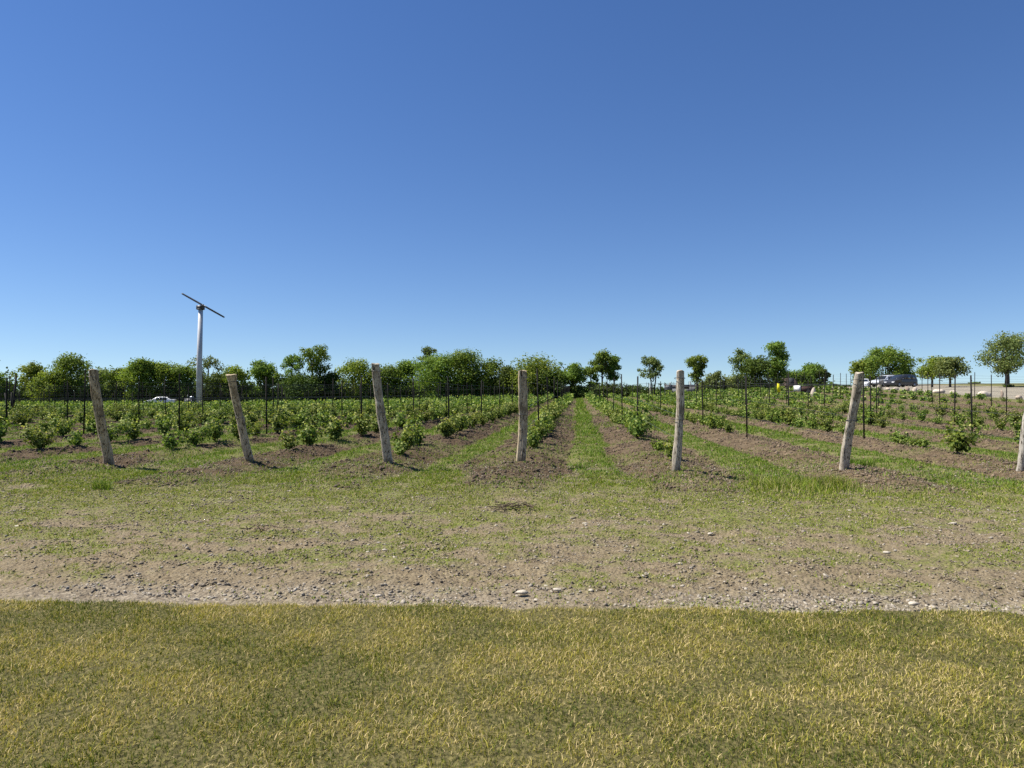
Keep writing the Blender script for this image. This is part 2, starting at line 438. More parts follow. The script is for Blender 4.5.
tag(link('gravel', mb.mesh('gravel'), M['pebble']), 'loose grey gravel and pebbles along the lawn edge', 'gravel', kind='stuff')
x = rng.uniform(-15, 13, 260000); y = rng.uniform(5.3, 14.5, 260000)
k = in_view(x, y, 1.0); x, y = x[k], y[k]
k = rng.rand(len(x)) < .25+.75*S((fbm(x*3, y*3+31)-.4)/.2); x, y = x[k], y[k]
mb = MB(); mb.add(*stones(x, y, np.clip(np.exp(rng.randn(len(x))*.5)*.0080, .003, .024), .6, True))
tag(link('dirt_crumbs', mb.mesh('dirt_crumbs'), M['crumb']), 'small dry crumbs of earth over the headland strip', 'earth', kind='stuff')
n = 480000
x = rng.uniform(-32, 24, n); y = 10.5 + 35*rng.rand(n)**1.7
k = in_view(x, y, 1.2); x, y = x[k], y[k]; mk = masks(x, y)
k = rng.rand(len(x)) < mk[3]*.85*S((fbm(x*2, y*2+5)-.3)/.25); x, y = x[k], y[k]
s = np.clip(np.exp(rng.randn(len(x))*.5)*.0145*(.6+y/30), .008, .06)
mb = MB(); P_, F2_, t_ = stones(x, y, s, .75, True); mb.add(P_, F2_, t_*np.repeat(.25+.75*S((x+1)/5), 6))
tag(link('soil_clods', mb.mesh('soil_clods'), M['clod']), 'dark crumbly soil clods under the vine rows', 'soil', kind='stuff')

# ------------------------------------------------------------------ leaves
LEAF = np.array([(0,0,0),(-.42,.22,.10),(-.36,.72,.07),(0,1,-.06),(.36,.72,.07),(.42,.22,.10)])
def leaves(P, nrm, size, tint):
    n = len(P)
    nrm = nrm/np.maximum(np.linalg.norm(nrm, axis=1, keepdims=True), 1e-6)
    r = rng.randn(n, 3); u = np.cross(nrm, r); u /= np.maximum(np.linalg.norm(u, axis=1, keepdims=True), 1e-6)
    v = np.cross(nrm, u)
    L = LEAF[None]*size[:, None, None]
    V = P[:, None] + (L[..., 0:1]*u[:, None] + (L[..., 1:2]-.4*size[:, None, None])*v[:, None] + L[..., 2:3]*nrm[:, None])
    i = np.arange(n)[:, None]*6
    F = np.concatenate([i+np.array([0, 3, 2, 1]), i+np.array([0, 5, 4, 3])])
    return V.reshape(-1, 3), F, np.repeat(tint, 6)

# ------------------------------------------------------------------ vines
def vine_parts(seed, h, w, dens):
    global rng
    keep = rng; rng = np.random.RandomState(seed)
    tr = MB(); fo = MB(); hz = .16*h+.06
    p = [(0, 0, -.08), (.02, -.01, hz*.4), (-.025+.05*rng.rand(), .02, hz*.75), (0, 0, hz)]
    tr.tube(p, [.032, .026, .03, .034], 7)
    ns = int(13+rng.rand()*6); PL=[]; NL=[]; SZ=[]; TN=[]
    for i in range(ns):
        a = rng.rand()*6.28; out = w*.55*(.15+1.05*rng.rand()); L = (h-hz)*(.12+1.0*rng.rand())
        oy = (rng.rand()-.5)*w*1.1
        pts = []
        for t in np.linspace(0, 1, 6):
            pts.append((math.cos(a)*out*.65*t**.8, oy*min(1, t*2)+math.sin(a)*out*t**.8, hz*.8+L*t-.5*L*max(0, t-.5)*(rng.rand()+.3)))
        tr.tube(pts, [.007, .006, .005, .004, .003, .002], 4, False)
        pts = np.array(pts)
        m = int(dens*(20+12*rng.rand()))
        tt = rng.rand(m)**.9; q = np.stack([np.interp(tt, np.linspace(0, 1, 6), pts[:, c]) for c in range(3)], -1)
        off = rng.randn(m, 3)*np.array([.06, .075, .06]); q = q+off
        nr = np.stack([np.cos(a)+0*tt, np.sin(a)+0*tt, .9+0*tt], -1)*.7 + off*9 + rng.randn(m, 3)*.55
        PL.append(q); NL.append(nr); SZ.append((.105-.045*tt)*(.7+.6*rng.rand(m)))
        TN.append(np.where((tt > .85) & (rng.rand(m) < .6), .95, .8*rng.rand(m)))
    q = np.concatenate(PL); q[:, 2] = np.maximum(q[:, 2], .06)
    fo.add(*leaves(q, np.concatenate(NL), np.concatenate(SZ), np.concatenate(TN)))
    a, b = tr.mesh('trunk', True), fo.mesh('foliage'); rng = keep
    return a, b
VAR = [vine_parts(100+i, *[(1.0, 1.0, 1.35), (.9, .95, 1.3), (.8, .8, 1.25), (1.05, .85, 1.3), (.7, .8, 1.2), (.6, .6, 1.1), (.95, 1.1, 1.35), (.85, .7, 1.2),
                           (.75, 1.0, 1.3), (.5, .55, 1.0)][i]) for i in range(10)]
for a, b in VAR: a.materials.append(M['vinewood']); b.materials.append(M['vine'])

POSTDESC = ['leftmost brown leaning post', 'flat-capped leaning post', 'tall grey leaning post', 'square cracked post',
            'round upright post', 'knotty right-leaning post', 'pale post at the right edge']
ORD = ['first', 'second', 'third', 'fourth', 'fifth', 'sixth', 'seventh', 'eighth', 'ninth', 'tenth', 'eleventh', 'twelfth']
def rowdesc(k):
    if 0 <= k <= 6: return 'row behind the ' + POSTDESC[k]
    if k < 0:
        return ('%s row left of leftmost post' % ORD[-k-1]) if -k <= 12 else 'rows far to the left'
    return '%s row right of the right-edge post' % ORD[k-7]

rv = random.Random(5)
FIRST = {-3: 17.5, -2: 16.5, -1: 15.9, 0: 16.2, 1: 16.2, 2: 16.6, 3: 17.6, 4: 20.6, 5: 24.0, 6: 23.2, 7: 27.6, 8: 24.5}
FIXED = [(4, 14.6, 9, .9), (6, 16.6, 6, .85), (2, 15.2, 9, .7), (4, 16.8, 9, .6), (6, 19.6, 9, .8), (6, 18.2, 9, .6), (7, 19.6, 5, .8)]
VINES = []
for (k, y, vi, s) in FIXED: VINES.append((k, ROWS[k]+.1, y, vi, s))
for k in ROWK:
    x0 = ROWS[k]; y = FIRST.get(k, 16.5+rv.random()*2.5)
    yend = 111
    if x0 > 27.6: continue
    while y < yend:
        miss = (.13 if k < 3 else .06) if k <= 4 else (.25 if y < 23 else .05)
        if y > 30: miss *= .5
        if rv.random() > miss:
            s = rv.uniform(.62, 1.06) * (1.0 if k <= 4 else .92 if k <= 7 else .80 if k <= 9 else .50)
            if k == 4 and y < 24: s = rv.uniform(1.0, 1.12); vi = rv.choice([0, 3, 6])
            else: vi = rv.choices(range(10), [3, 3, 3, 2, 2, 1, 3, 2, 3, 1])[0]
            VINES.append((k, x0+rv.uniform(-.14, .14), y, vi, s))
        y += rv.uniform(1.0, 1.45) if k in (3, 4) else rv.uniform(1.1, 1.75)
def vdep(v): return proj(v[1], v[2])[1]
vis = [v for v in VINES if bool(in_view(np.array(v[1]), np.array(v[2]), .5))]
vis.sort(key=vdep)
IND, REST = vis[:300], vis[300:]
cnt = {}
for v in sorted(IND, key=lambda q: (q[0], q[2])):
    k, x, y, vi, s = v; c = cnt.get(k, 0); cnt[k] = c+1
    if c < 8: lab = '%s leafy grapevine from near end, %s' % (ORD[c], rowdesc(k))
    else: lab = 'leafy green grapevine farther along the %s' % rowdesc(k)
    grp = 'grapevines in the ' + rowdesc(k)
    a, b = VAR[vi]; d = vdep(v)
    loc = (x, y, gz(x, y)-.01); rz = rv.uniform(-.5, .5) + (math.pi if rv.random() < .5 else 0)
    if True:
        e = empty('grapevine', loc, rz, lab, 'grapevine', grp); e.scale = (s,)*3
        link('trunk', a, None, e); link('foliage', b, None, e)
    else:
        o = tag(link('grapevine', b, None, None, loc), lab, 'grapevine', grp); o.rotation_euler.z = rz; o.scale = (s,)*3
mb = MB()
P=[]; Nn=[]; Sz=[]; Tn=[]
for (k, x, y, vi, s) in REST:
    d = proj(x, y)[1]; m = int(np.clip(120*48/d, 55, 120)); h = (.50+.32*((vi*7) % 10)/10)*s
    if rv.random() < .14: continue
    q = rng.randn(m, 3)*np.array([.24, .36, .2])*s + np.array([x, y, gz(x, y)+h*.62])
    P.append(q); Nn.append(rng.randn(m, 3)+np.array([0, 0, .6])); Sz.append(np.full(m, .0017*d+.05)*(.7+.6*rng.rand(m)))
    Tn.append(np.where(rng.rand(m) < .12, .95, np.clip(.8*rng.rand(m), 0, .8)))
q = np.concatenate(P); mb.add(*leaves(q, np.concatenate(Nn), np.concatenate(Sz), np.concatenate(Tn)))
tag(link('distant_grapevines', mb.mesh('distant_grapevines'), M['vine']), 'distant grapevines merging into one green field before the treeline', 'grapevines', kind='stuff')

# ------------------------------------------------------------------ end posts
def post_mesh(base, top, rad, seed, square=0, flare=0, crack=False, n=20, rings=30):
    r = np.random.RandomState(seed); V=[]
    L = np.array(top)-np.array(base)
    for i in range(rings+1):
        t = i/rings; tt = -.18*(1-t)+t
        c = L*tt + np.array([.02*math.sin(t*5+seed), .015*math.sin(t*7+seed*2), 0])
        if i == rings: pass
        rr = rad*(1.06-.14*t) + flare*max(0, t-.93)/.07
        for j in range(n):
            a = 2*math.pi*j/n
            sq = 1
            if square: sq = 1/(abs(math.cos(a))**5+abs(math.sin(a))**5)**(1/5); sq = 1+square*(sq-1)
            nz = 1+.26*(float(fbm(j*.55+seed*13, t*7, 4))-.5)*2*(1 if j < n-1 else 1)
            if crack and j == int(n*.72): nz *= .80
            V.append(c + np.array([math.cos(a)*rr*sq*nz, math.sin(a)*rr*sq*nz, (.012*math.sin(a*2+seed) if i == rings else 0)]))
    Q = [[i*n+k, i*n+(k+1) % n, (i+1)*n+(k+1) % n, (i+1)*n+k] for i in range(rings) for k in range(n)]
    mb = MB(); mb.add(np.array(V), np.array(Q))
    # domed, split end grain
    ring = np.array(V[-n:]); cc = ring.mean(0)+np.array([0, 0, .012])
    mb.add(np.vstack([ring, (ring-cc)*.6+cc+np.array([0, 0, .008]), cc[None]]),
           (np.array([[k, (k+1) % n, n+(k+1) % n, n+k] for k in range(n)]), np.array([[n+k, n+(k+1) % n, 2*n] for k in range(n)])))
    return mb
POSTS = [((110, 462), (91.5, 370), .088, 'wood_brown', 0, 0, False, 'brown weathered wooden end post leaning left, leftmost of the posts'),
         ((250, 462), (231, 375), .080, 'wood_tan', 0, .03, False, 'tan wooden end post leaning left, with a flat flared cap'),
         ((387, 463), (376, 364), .088, 'wood_grey', 0, 0, False, 'tall grey rough wooden end post leaning left, bare of bark'),
         ((521, 462), (523.5, 371), .088, 'wood_tan', .8, 0, True, 'upright squared wooden end post with a vertical crack, left of grassy alley'),
         ((677, 472), (680, 371), .082, 'wood_grey', 0, 0, False, 'upright smooth round wooden end post right of the grassy alley'),
         ((844.5, 470), (858, 373), .085, 'wood_grey', 0, 0, False, 'knotty grey wooden end post leaning right, in front of parked cars'),
         ((1019.5, 470), (1038, 372), .085, 'wood_pale', 0, 0, False, 'pale wooden end post at right edge, cut off by the frame')]
POSTPOS = []
for i, (b, t, rad, mt, sq, fl, cr, lab) in enumerate(POSTS):
    d = 1.43*F/(b[1]-HOR)
    X, Y = at(b[0], d); z = gz(X, Y)
    d2 = d-(.35 if i in (3, 4) else .62)
    X2, Y2 = at(t[0], d2); Z2 = zat(t[1], d2)
    mb = post_mesh((X, Y, z), (X2, Y2, Z2), rad*d/14.2, 3+i*5, sq, fl, cr)
    e = empty('end_post', (X, Y, z), 0, lab, 'post', 'wooden end posts of the vine rows')
    link('post_shaft', mb.mesh('post_shaft', True), M[mt], e)
    st = MB()
    for f in (.52, .93):
        c = (np.array([X2, Y2, Z2])-np.array([X, Y, z]))*f
        pts = [c+np.array([math.cos(q)*rad*1.12, math.sin(q)*rad*1.12, .01*math.sin(q*2)]) for q in np.linspace(0, 6.28, 17)]
        st.tube(pts, .004, 4)
    link('wire_loop', st.mesh('wire_loop'), M['wire'], e)
    POSTPOS.append((X, Y, z, X2, Y2, Z2))

# far end posts
def simple_post(name, x, y, h, r, mat, lab, cat, grp, lean=0):
    m = post_mesh((0, 0, 0), (0, lean, h), r, int(abs(x*7)) % 31, n=8, rings=6)
    return tag(link(name, m.mesh(name, True), mat, None, (x, y, gz(x, y))), lab, cat, grp)
for k in ROWK:
    x = ROWS[k]
    if x < -72 or x > 27.6: continue
    px = proj(x, 112.5)[0]
    if -10 < px < 1034:
        w = rowdesc(k)
        simple_post('end_post', x, 112.5, 1.75, .10, M['wood_pale'], 'tiny pale wooden post ending the ' + w, 'post', 'far end posts before the treeline', .25)

# ------------------------------------------------------------------ metal stakes
def stake_mesh(h):
    mb = MB()
    mb.box((0, 0, h/2-.1), (.045, .006, h+.2)); mb.box((0, -.018, h/2-.1), (.006, .030, h+.2))
    for z in np.arange(.3, h, .28): mb.box((.0, -.036, z), (.02, .006, .03))
    return mb.mesh('trellis_stake')
STK = [stake_mesh(1.85+.12*i) for i in range(3)]
for s in STK: s.materials.append(M['stake'])
ST = []
for k in ROWK:
    x0 = ROWS[k]
    if x0 > 27.6: continue
    j = 0; y = 21.6
    while y < 111:
        ST.append((k, x0, y, j)); y += 7.25; j += 1
ST = [s for s in ST if bool(in_view(np.array(s[1]), np.array(s[2]), .6))]
ST.sort(key=lambda s: proj(s[1], s[2])[1])
rest = MB(); cnt = {}
for i, (k, x, y, j) in enumerate(ST):
    yy = y+rv.uniform(-.25, .25); rx, ry = rv.gauss(0, .012), rv.gauss(0, .014); z = gz(x, yy)
    if i < 290:
        c = cnt.get(k, 0); cnt[k] = c+1
        if c < 5: lab = '%s thin metal stake from near end, %s' % (ORD[c], rowdesc(k))
        else: lab = 'thin dark metal stake farther along the %s' % rowdesc(k)
        o = tag(link('trellis_stake', STK[rv.randrange(3)], None, None, (x, yy, z)), lab, 'stake', 'trellis stakes in the ' + rowdesc(k))
        o.rotation_euler = (rx, ry, rv.uniform(-.3, .3))
    else:
        rest.box((x, yy, z+.9), (.045, .03, 1.9))
if rest.n: tag(link('distant_stakes', rest.mesh('distant_stakes'), M['stake']), 'most distant thin dark stakes before the treeline', 'stakes', kind='stuff')
# three dark stakes leaning together at the far left
bx, by = at(11, 36)
e = empty('stake_bundle', (bx, by, gz(bx, by)), 0, 'three dark stakes leaning together in a fan at the left edge', 'stakes')
for (tx, hh) in ((-.38, 1.45), (.0, 1.5), (.25, 2.35)):
    m = MB(); m.tube([(tx*.05, 0, -.1), (tx*1.0, .05, hh)], [.045, .04], 6); link('stake', m.mesh('stake'), M['stake'], e)

# ------------------------------------------------------------------ wires
for k in ROWK:
    x = ROWS[k]
    if x > 27.6 or x < -60: continue
    e = empty('trellis_wires', (x, 21.6, gz(x, 21.6)), 0, 'thin trellis wires strung along the %s' % rowdesc(k), 'wires', 'trellis wires between the stakes')
    o = np.array([x, 21.6, gz(x, 21.6)])
    ys = [21.6+7.25*j for j in range(13)]
    for zi, z in enumerate((.62, 1.12, 1.62)):
        pts = []
        if 0 <= k <= 6:
            p = POSTPOS[k]; f = (.32, .56, .88)[zi]
            b = np.array(p[:3]); t = np.array(p[3:]); pts.append(tuple(b+(t-b)*f-o))
        for a, y in enumerate(ys):
            pts.append((0, y-21.6, gz(x, y)+z-o[2]))
            if a < len(ys)-1 and y < 60:
                ym = y+3.6; pts.append((0, ym-21.6, gz(x, ym)+z-.035-o[2]))
        m = MB(); m.tube(pts, .0038 if x > -12 else .0055, 3, False); link('wire', m.mesh('wire'), M['wire'], e)

# ------------------------------------------------------------------ trees
G = 'trees of the far treeline'
def make_tree(name, px, ytop, wpx, depth, mat, label, cb=.3, nl=16, lr=.21, nleaf=2000, ls=None, lean=0, seed=0, cat='tree', grp=None, forks=1, shape=1.0, trunk_r=None, flat=0):
    global rng
    keep = rng; rng = np.random.RandomState(seed*7+int(px)+1000)
    if grp == G and cb < .24: cb = .03; wpx *= 1.12; nleaf *= 1.3; nl = int(nl*1.4)
    X, Y = at(px, depth); zb = gz(X, Y); H = zat(ytop, depth)-zb; W = wpx*1.12/F*depth; nleaf = int(nleaf*2.7); nl = int(nl*2.1); lr *= .80
    ls = ls or .0019*depth
    root = empty(name, (X, Y, zb), 0, label, cat, grp)
    cz = H*(cb+1)/2; ch = H*(1-cb)/2
    lob = []
    for i in range(nl):
        a = rng.rand()*6.28; u = rng.rand()**.45; t = rng.uniform(-1, 1)
        prof = math.sqrt(max(0, 1-(t*shape)**2*.85))
        if flat: prof = (1-.55*max(0, t)) if t > 0 else (.5+.5*(1+t))
        r = W*lr*rng.uniform(.5, 1.25)
        rad = max(0, W/2*prof-r*.6)*u
        c = rng.randn(3)*np.array([.05*W, .05*W, .03*H]) + np.array([math.cos(a)*rad+lean*(cz+ch*t)/H, math.sin(a)*rad, min(cz+ch*t, H-r*.75)])
        lob.append((c, r))
    for j in range(3):
        r = W*lr*rng.uniform(.8, 1.15); lob.append((np.array([lean*.9+rng.randn()*W*.08, rng.randn()*W*.08, H*(1-.06*j)-r*.8]), r))
    tr = MB(); r0 = trunk_r or max(.10, H*.02)
    for f in range(forks):
        fx = (f-(forks-1)/2)*.5*W*.5
        tr.tube([(fx*.25, 0, -.3), (fx*.4+.04*H*.2, 0, H*cb*.5), (fx+lean*.5, .1, H*(cb+.15)), (fx+lean*.8, 0, H*.85)], [r0*1.25, r0, r0*.75, r0*.2], 8, False)
    for (c, r) in lob[:12]:
        z0 = min(H*cb*rng.uniform(.7, 1.3), c[2]*.85); s = np.array([lean*z0/H, 0, z0])
        tr.tube([tuple(s), tuple((s+c)/2+np.array([0, 0, -.04*H])), tuple(c)], [r0*.5, r0*.32, r0*.1], 5, False)
    link('trunk', tr.mesh('trunk', True), M['bark'], root)
    vol = np.array([r**2 for _, r in lob]); cnts = (nleaf*vol/vol.sum()).astype(int)
    P=[]; Nm=[]; Tn=[]
    for (c, r), m in zip(lob, cnts):
        d = rng.randn(m, 3); d /= np.linalg.norm(d, axis=1, keepdims=True)
        rr = r*(.30+.95*rng.rand(m)**.85)
        rr *= 1+.35*(fbm(d[:, 0]*2.2+c[0], d[:, 1]*2.2+d[:, 2]*1.7, 2)-.5)*2
        P.append(c+d*rr[:, None]*np.array([1, 1, .8])); Nm.append(d+rng.randn(m, 3)*.6+np.array([0, 0, .35])); Tn.append(np.clip(rng.uniform(.1, .6)+.3*rng.rand(m), 0, .8)+.0)
    q = np.concatenate(P); q[:, 2] = np.maximum(q[:, 2], .1)
    t = np.concatenate(Tn); t = np.where(rng.rand(len(t)) < .08, .95, t)
    mb = MB(); mb.add(*leaves(q, np.concatenate(Nm), ls*(.6+.8*rng.rand(len(q))), t))
    link('crown', mb.mesh('crown'), M[mat], root)
    rng = keep
    return root

T = lambda *a, **k: make_tree('tree', *a, **k)
T(-10, 372, 34, 112, 'tree_a', 'green tree cut off at the left edge of the treeline', cb=.2, grp=G)
T(32, 364, 34, 114, 'tree_b', 'open spreading tree with sky showing through, left of tallest left-hand tree', cb=.35, nl=15, lr=.17, nleaf=1500, grp=G, flat=1)
T(52, 372, 30, 110, 'tree_b', 'low yellow green tree just left of the tall round tree', cb=.12, grp=G)
T(71, 356, 38, 112, 'tree_a', 'tall round tree standing above the left end of treeline', cb=.22, nleaf=2700, grp=G)
T(100, 369, 34, 120, 'tree_d', 'low pale tree behind the top of the leftmost leaning post', cb=.15, grp=G)
T(122, 368, 28, 114, 'tree_a', 'dark low tree right of the leftmost leaning post', cb=.15, grp=G)
T(141, 361, 30, 112, 'tree_b', 'bright green tree straight above the white car', cb=.18, nleaf=2300, grp=G)
T(161, 362, 30, 114, 'tree_b', 'rounded green tree above and right of the white car', cb=.18, nleaf=2300, grp=G)
T(183, 366, 26, 114, 'tree_a', 'green tree just left of the steel tower', cb=.18, grp=G)
T(208, 357, 34, 134, 'tree_d', 'thin pale wispy tree directly behind the steel tower', cb=.4, nl=9, lr=.15, nleaf=700, grp=G, flat=1)
T(216, 374, 32, 112, 'tree_c', 'dark low tree right of the steel tower base', cb=.12, grp=G)
T(238, 367, 30, 112, 'tree_b', 'thin trunked tree behind the flat-capped leaning post', cb=.3, nl=12, lr=.19, nleaf=1700, forks=2, grp=G)
T(264, 362, 30, 112, 'tree_a', 'leafy tree with bare trunks between the flat-capped post and umbrella-shaped tree', cb=.28, nl=14, lr=.2, nleaf=2000, forks=2, grp=G)
T(292, 354, 30, 113, 'tree_a', 'left half of airy umbrella-shaped crown standing above the treeline', cb=.30, nl=12, lr=.17, nleaf=1100, grp=G)
T(311, 348, 40, 113, 'tree_a', 'tall airy umbrella-shaped tree with flat spreading top', cb=.55, nl=16, lr=.14, nleaf=1300, flat=1, lean=.5, grp=G)
T(298, 374, 44, 111, 'tree_c', 'dense dark tree beneath the umbrella-shaped tree', cb=.08, nleaf=2300, grp=G)
T(328, 373, 34, 114, 'tree_c', 'low dark tree right of the umbrella-shaped tree', cb=.1, grp=G)
T(355, 360, 34, 113, 'tree_b', 'yellow green rounded tree left of the tall grey post', cb=.2, nleaf=2200, grp=G)
T(384, 365, 32, 114, 'tree_a', 'green tree behind the top of the tall grey post', cb=.2, grp=G)
T(407, 361, 30, 115, 'tree_a', 'tree just right of the tall grey leaning post', cb=.2, grp=G)
T(426, 348, 22, 122, 'tree_d', 'wispy pale treetop poking above the dense middle trees', cb=.35, nl=10, lr=.2, nleaf=900, grp=G)
T(436, 355, 44, 112, 'tree_a', 'large dense tree, left of the middle clump', cb=.14, nl=20, nleaf=3000, grp=G)
T(462, 352, 44, 113, 'tree_a', 'large dense tree, tallest of the middle clump', cb=.14, nl=20, nleaf=3000, grp=G)
T(487, 360, 36, 114, 'tree_a', 'dense green tree right of the middle clump', cb=.15, nleaf=2200, grp=G)
T(508, 366, 32, 113, 'tree_c', 'dark tree behind the square cracked post, left side', cb=.12, grp=G)
T(533, 356, 50, 112, 'tree_b', 'broad yellow green tree behind the square cracked post', cb=.16, nl=20, nleaf=3000, grp=G)
T(549, 371, 34, 111, 'tree_c', 'dark low tree at the right end of dense treeline', cb=.12, grp=G)
T(573, 363, 30, 113, 'tree_a', 'small round tree with dark trunk at the end of grassy alley', cb=.42, nl=14, lr=.2, nleaf=1800, grp=G, trunk_r=.28)
T(591, 367, 18, 114, 'tree_a', 'narrow leafy tree between the small round tree and the twin slim trees', cb=.35, nl=8, nleaf=800, grp=G)
T(602, 352, 21, 113, 'tree_a', 'tall slim tree, left of two slim trees above the dark hedge', cb=.5, nl=10, lr=.24, nleaf=1300, grp=G)
T(614, 356, 17, 114, 'tree_a', 'slim tree, right of two slim trees above the dark hedge', cb=.42, nl=9, lr=.25, nleaf=1000, grp=G)
for px, yt, w, lab in ((592, 386, 30, 'dark low hedge shrub under the narrow leafy tree'), (612, 384, 34, 'dark hedge shrub under the twin slim trees'),
                       (632, 386, 24, 'dark hedge shrub at the right end of hedge'), (558, 388, 26, 'dark hedge shrub left of the grassy alley end'),
                       (574, 386, 18, 'dark hedge shrub around the small round tree trunk'), (584, 388, 18, 'dark hedge shrub closing the end of the grassy alley')):
    make_tree('shrub', px, yt, w, 112, 'tree_c', lab, cb=.0, nl=14, lr=.28, nleaf=1900, cat='shrub', grp='dark hedge shrubs')
G2 = 'trees on the right side of the field'
T(653, 357, 26, 98, 'tree_d', 'thin airy tree with two bare trunks in a V', cb=.52, nl=10, lr=.17, nleaf=800, forks=2, grp=G2, trunk_r=.09)
T(697, 356, 21, 96, 'tree_a', 'small upright tree on thin trunk right of the round upright post', cb=.36, nl=12, lr=.22, nleaf=1300, grp=G2)
for px, yt, w, lab in ((716, 372, 24, 'pale grey green bush left of the larger clump'), (735, 375, 26, 'pale low bush beside the dense dark tree'), (708, 381, 20, 'low bush beside the grey shed')):
    make_tree('bush', px, yt, w, 100, 'tree_d', lab, cb=.05, nl=11, nleaf=1100, cat='bush', grp='bushes beside the grey shed')
T(742, 350, 19, 102, 'tree_d', 'pale airy tree at the left of the tall dark clump', cb=.45, nl=9, lr=.23, nleaf=700, grp=G2)
T(758, 358, 44, 99, 'tree_c', 'dense dark tree in the middle of the tall dark clump', cb=.08, nl=18, nleaf=2400, grp=G2)
T(776, 343, 30, 98, 'tree_a', 'tall leaning tree at the right of the tall dark clump', cb=.12, nl=17, lr=.19, nleaf=2200, grp=G2, lean=.4)
T(797, 371, 32, 108, 'tree_a', 'rounded tree behind the brown shed', cb=.12, nleaf=1700, grp=G2)
T(812, 364, 24, 110, 'tree_a', 'tallest tree of the group behind the brown shed', cb=.12, nleaf=1500, grp=G2)
T(822, 369, 13, 108, 'tree_c', 'narrow dark conifer right of the brown shed trees', cb=.08, nl=10, nleaf=900, grp=G2)
T(864, 360, 27, 97, 'tree_b', 'round bright tree behind the knotty right-leaning post', cb=.16, nl=15, nleaf=2200, grp=G2)
T(886, 349, 46, 96, 'tree_a', 'large broad tree standing behind the parked cars', cb=.1, nl=22, lr=.2, nleaf=4200, grp=G2)
T(903, 366, 20, 98, 'tree_c', 'dark low tree right behind the grey van', cb=.1, nl=10, nleaf=1100, grp=G2)
T(932, 357, 37, 80, 'tree_b', 'left of two small flat-crowned trees beside the gravel road', cb=.42, nl=15, lr=.18, nleaf=1700, grp=G2, flat=1, trunk_r=.11)
T(950, 358, 36, 77, 'tree_d', 'right of two small flat-crowned trees beside the gravel road', cb=.42, nl=15, lr=.18, nleaf=1700, grp=G2, flat=1, trunk_r=.11)
T(1007, 334, 54, 71, 'tree_d', 'tall airy tree with dark trunk near right edge', cb=.36, nl=20, lr=.16, nleaf=2600, grp=G2, trunk_r=.2)
make_tree('bush', 975, 382.5, 10, 100, 'tree_a', 'small distant bush on the hill crest', cb=0, nl=8, nleaf=300, cat='bush')
make_tree('bush', 1008, 384, 9, 70.5, 'tree_c', 'small dark bush around the foot of tall airy tree', cb=0, nl=8, nleaf=300, cat='bush')
for i, (px, yt, w) in enumerate(((835, 384.5, 12), (846, 385.5, 9), (826, 386, 8))):
    make_tree('bush', px, yt, w, 100, 'tree_c', ['small dark bush left of the knotty post top', 'tiny dark bush touching the knotty post', 'tiny dark bush right of the red trailer'][i], cb=0, nl=8, nleaf=350, cat='bush')
# undergrowth below the trees
P=[]; Nm=[]
for px in np.arange(-40, 560, 5):
    d = 117+rng.uniform(-5, 6); X, Y = at(px, d); z = gz(X, Y); H = rng.uniform(2.2, 4.2)
    m = 330; q = rng.randn(m, 3)*np.array([.8, .8, .5*H]); q[:, 2] = np.abs(q[:, 2])
    P.append(q+np.array([X, Y, z])); Nm.append(rng.randn(m, 3))
for px in np.arange(635, 830, 5):
    d = 116+rng.uniform(-3, 6); X, Y = at(px, d); z = gz(X, Y); H = rng.uniform(.8, 1.6)
    m = 90; q = rng.randn(m, 3)*np.array([.6, .6, .45*H]); q[:, 2] = np.abs(q[:, 2])
    P.append(q+np.array([X, Y, z])); Nm.append(rng.randn(m, 3))
q = np.concatenate(P); mb = MB(); mb.add(*leaves(q, np.concatenate(Nm), .4*(.6+.8*rng.rand(len(q))), .8*rng.rand(len(q))))
tag(link('undergrowth', mb.mesh('undergrowth'), M['tree_c']), 'dark undergrowth filling the foot of the treeline', 'undergrowth', kind='stuff')

# ------------------------------------------------------------------ wind machine
X, Y = at(199.3, 80); zb = gz(X, Y)
e = empty('wind_machine', (X, Y, zb), YAW, 'tall grey steel tower with a long two-bladed propeller, above the vines', 'wind machine')
hub = zat(307, 80)-zb
m = MB(); m.tube([(0, 0, -.2), (0, 0, hub*.5), (.12, 0, hub-.25)], [.34, .295, .245], 20); link('tower', m.mesh('tower', True), M['steel'], e)
m = MB(); m.tube([(0, 0, 0), (0, 0, .06)], .8, 16); m.tube([(0, 0, .06), (0, 0, .14)], .6, 16); link('base_plate', m.mesh('base_plate'), M['steel_dark'], e)
m = MB(); m.box((.1, 0, hub-.04), (.75, .55, .42)); m.tube([(.1, 0, hub-.3), (.1, 0, hub-.22)], .42, 16); link('gearbox', m.mesh('gearbox'), M['steel_dark'], e)
hc = np.array([.58, -.42, hub+.14])
m = MB(); m.tube([(.2, -.2, hub+.05), tuple(hc), (.6, -.6, hub+.16)], [.16, .15, .06], 10); link('hub', m.mesh('hub', True), M['steel_dark'], e)
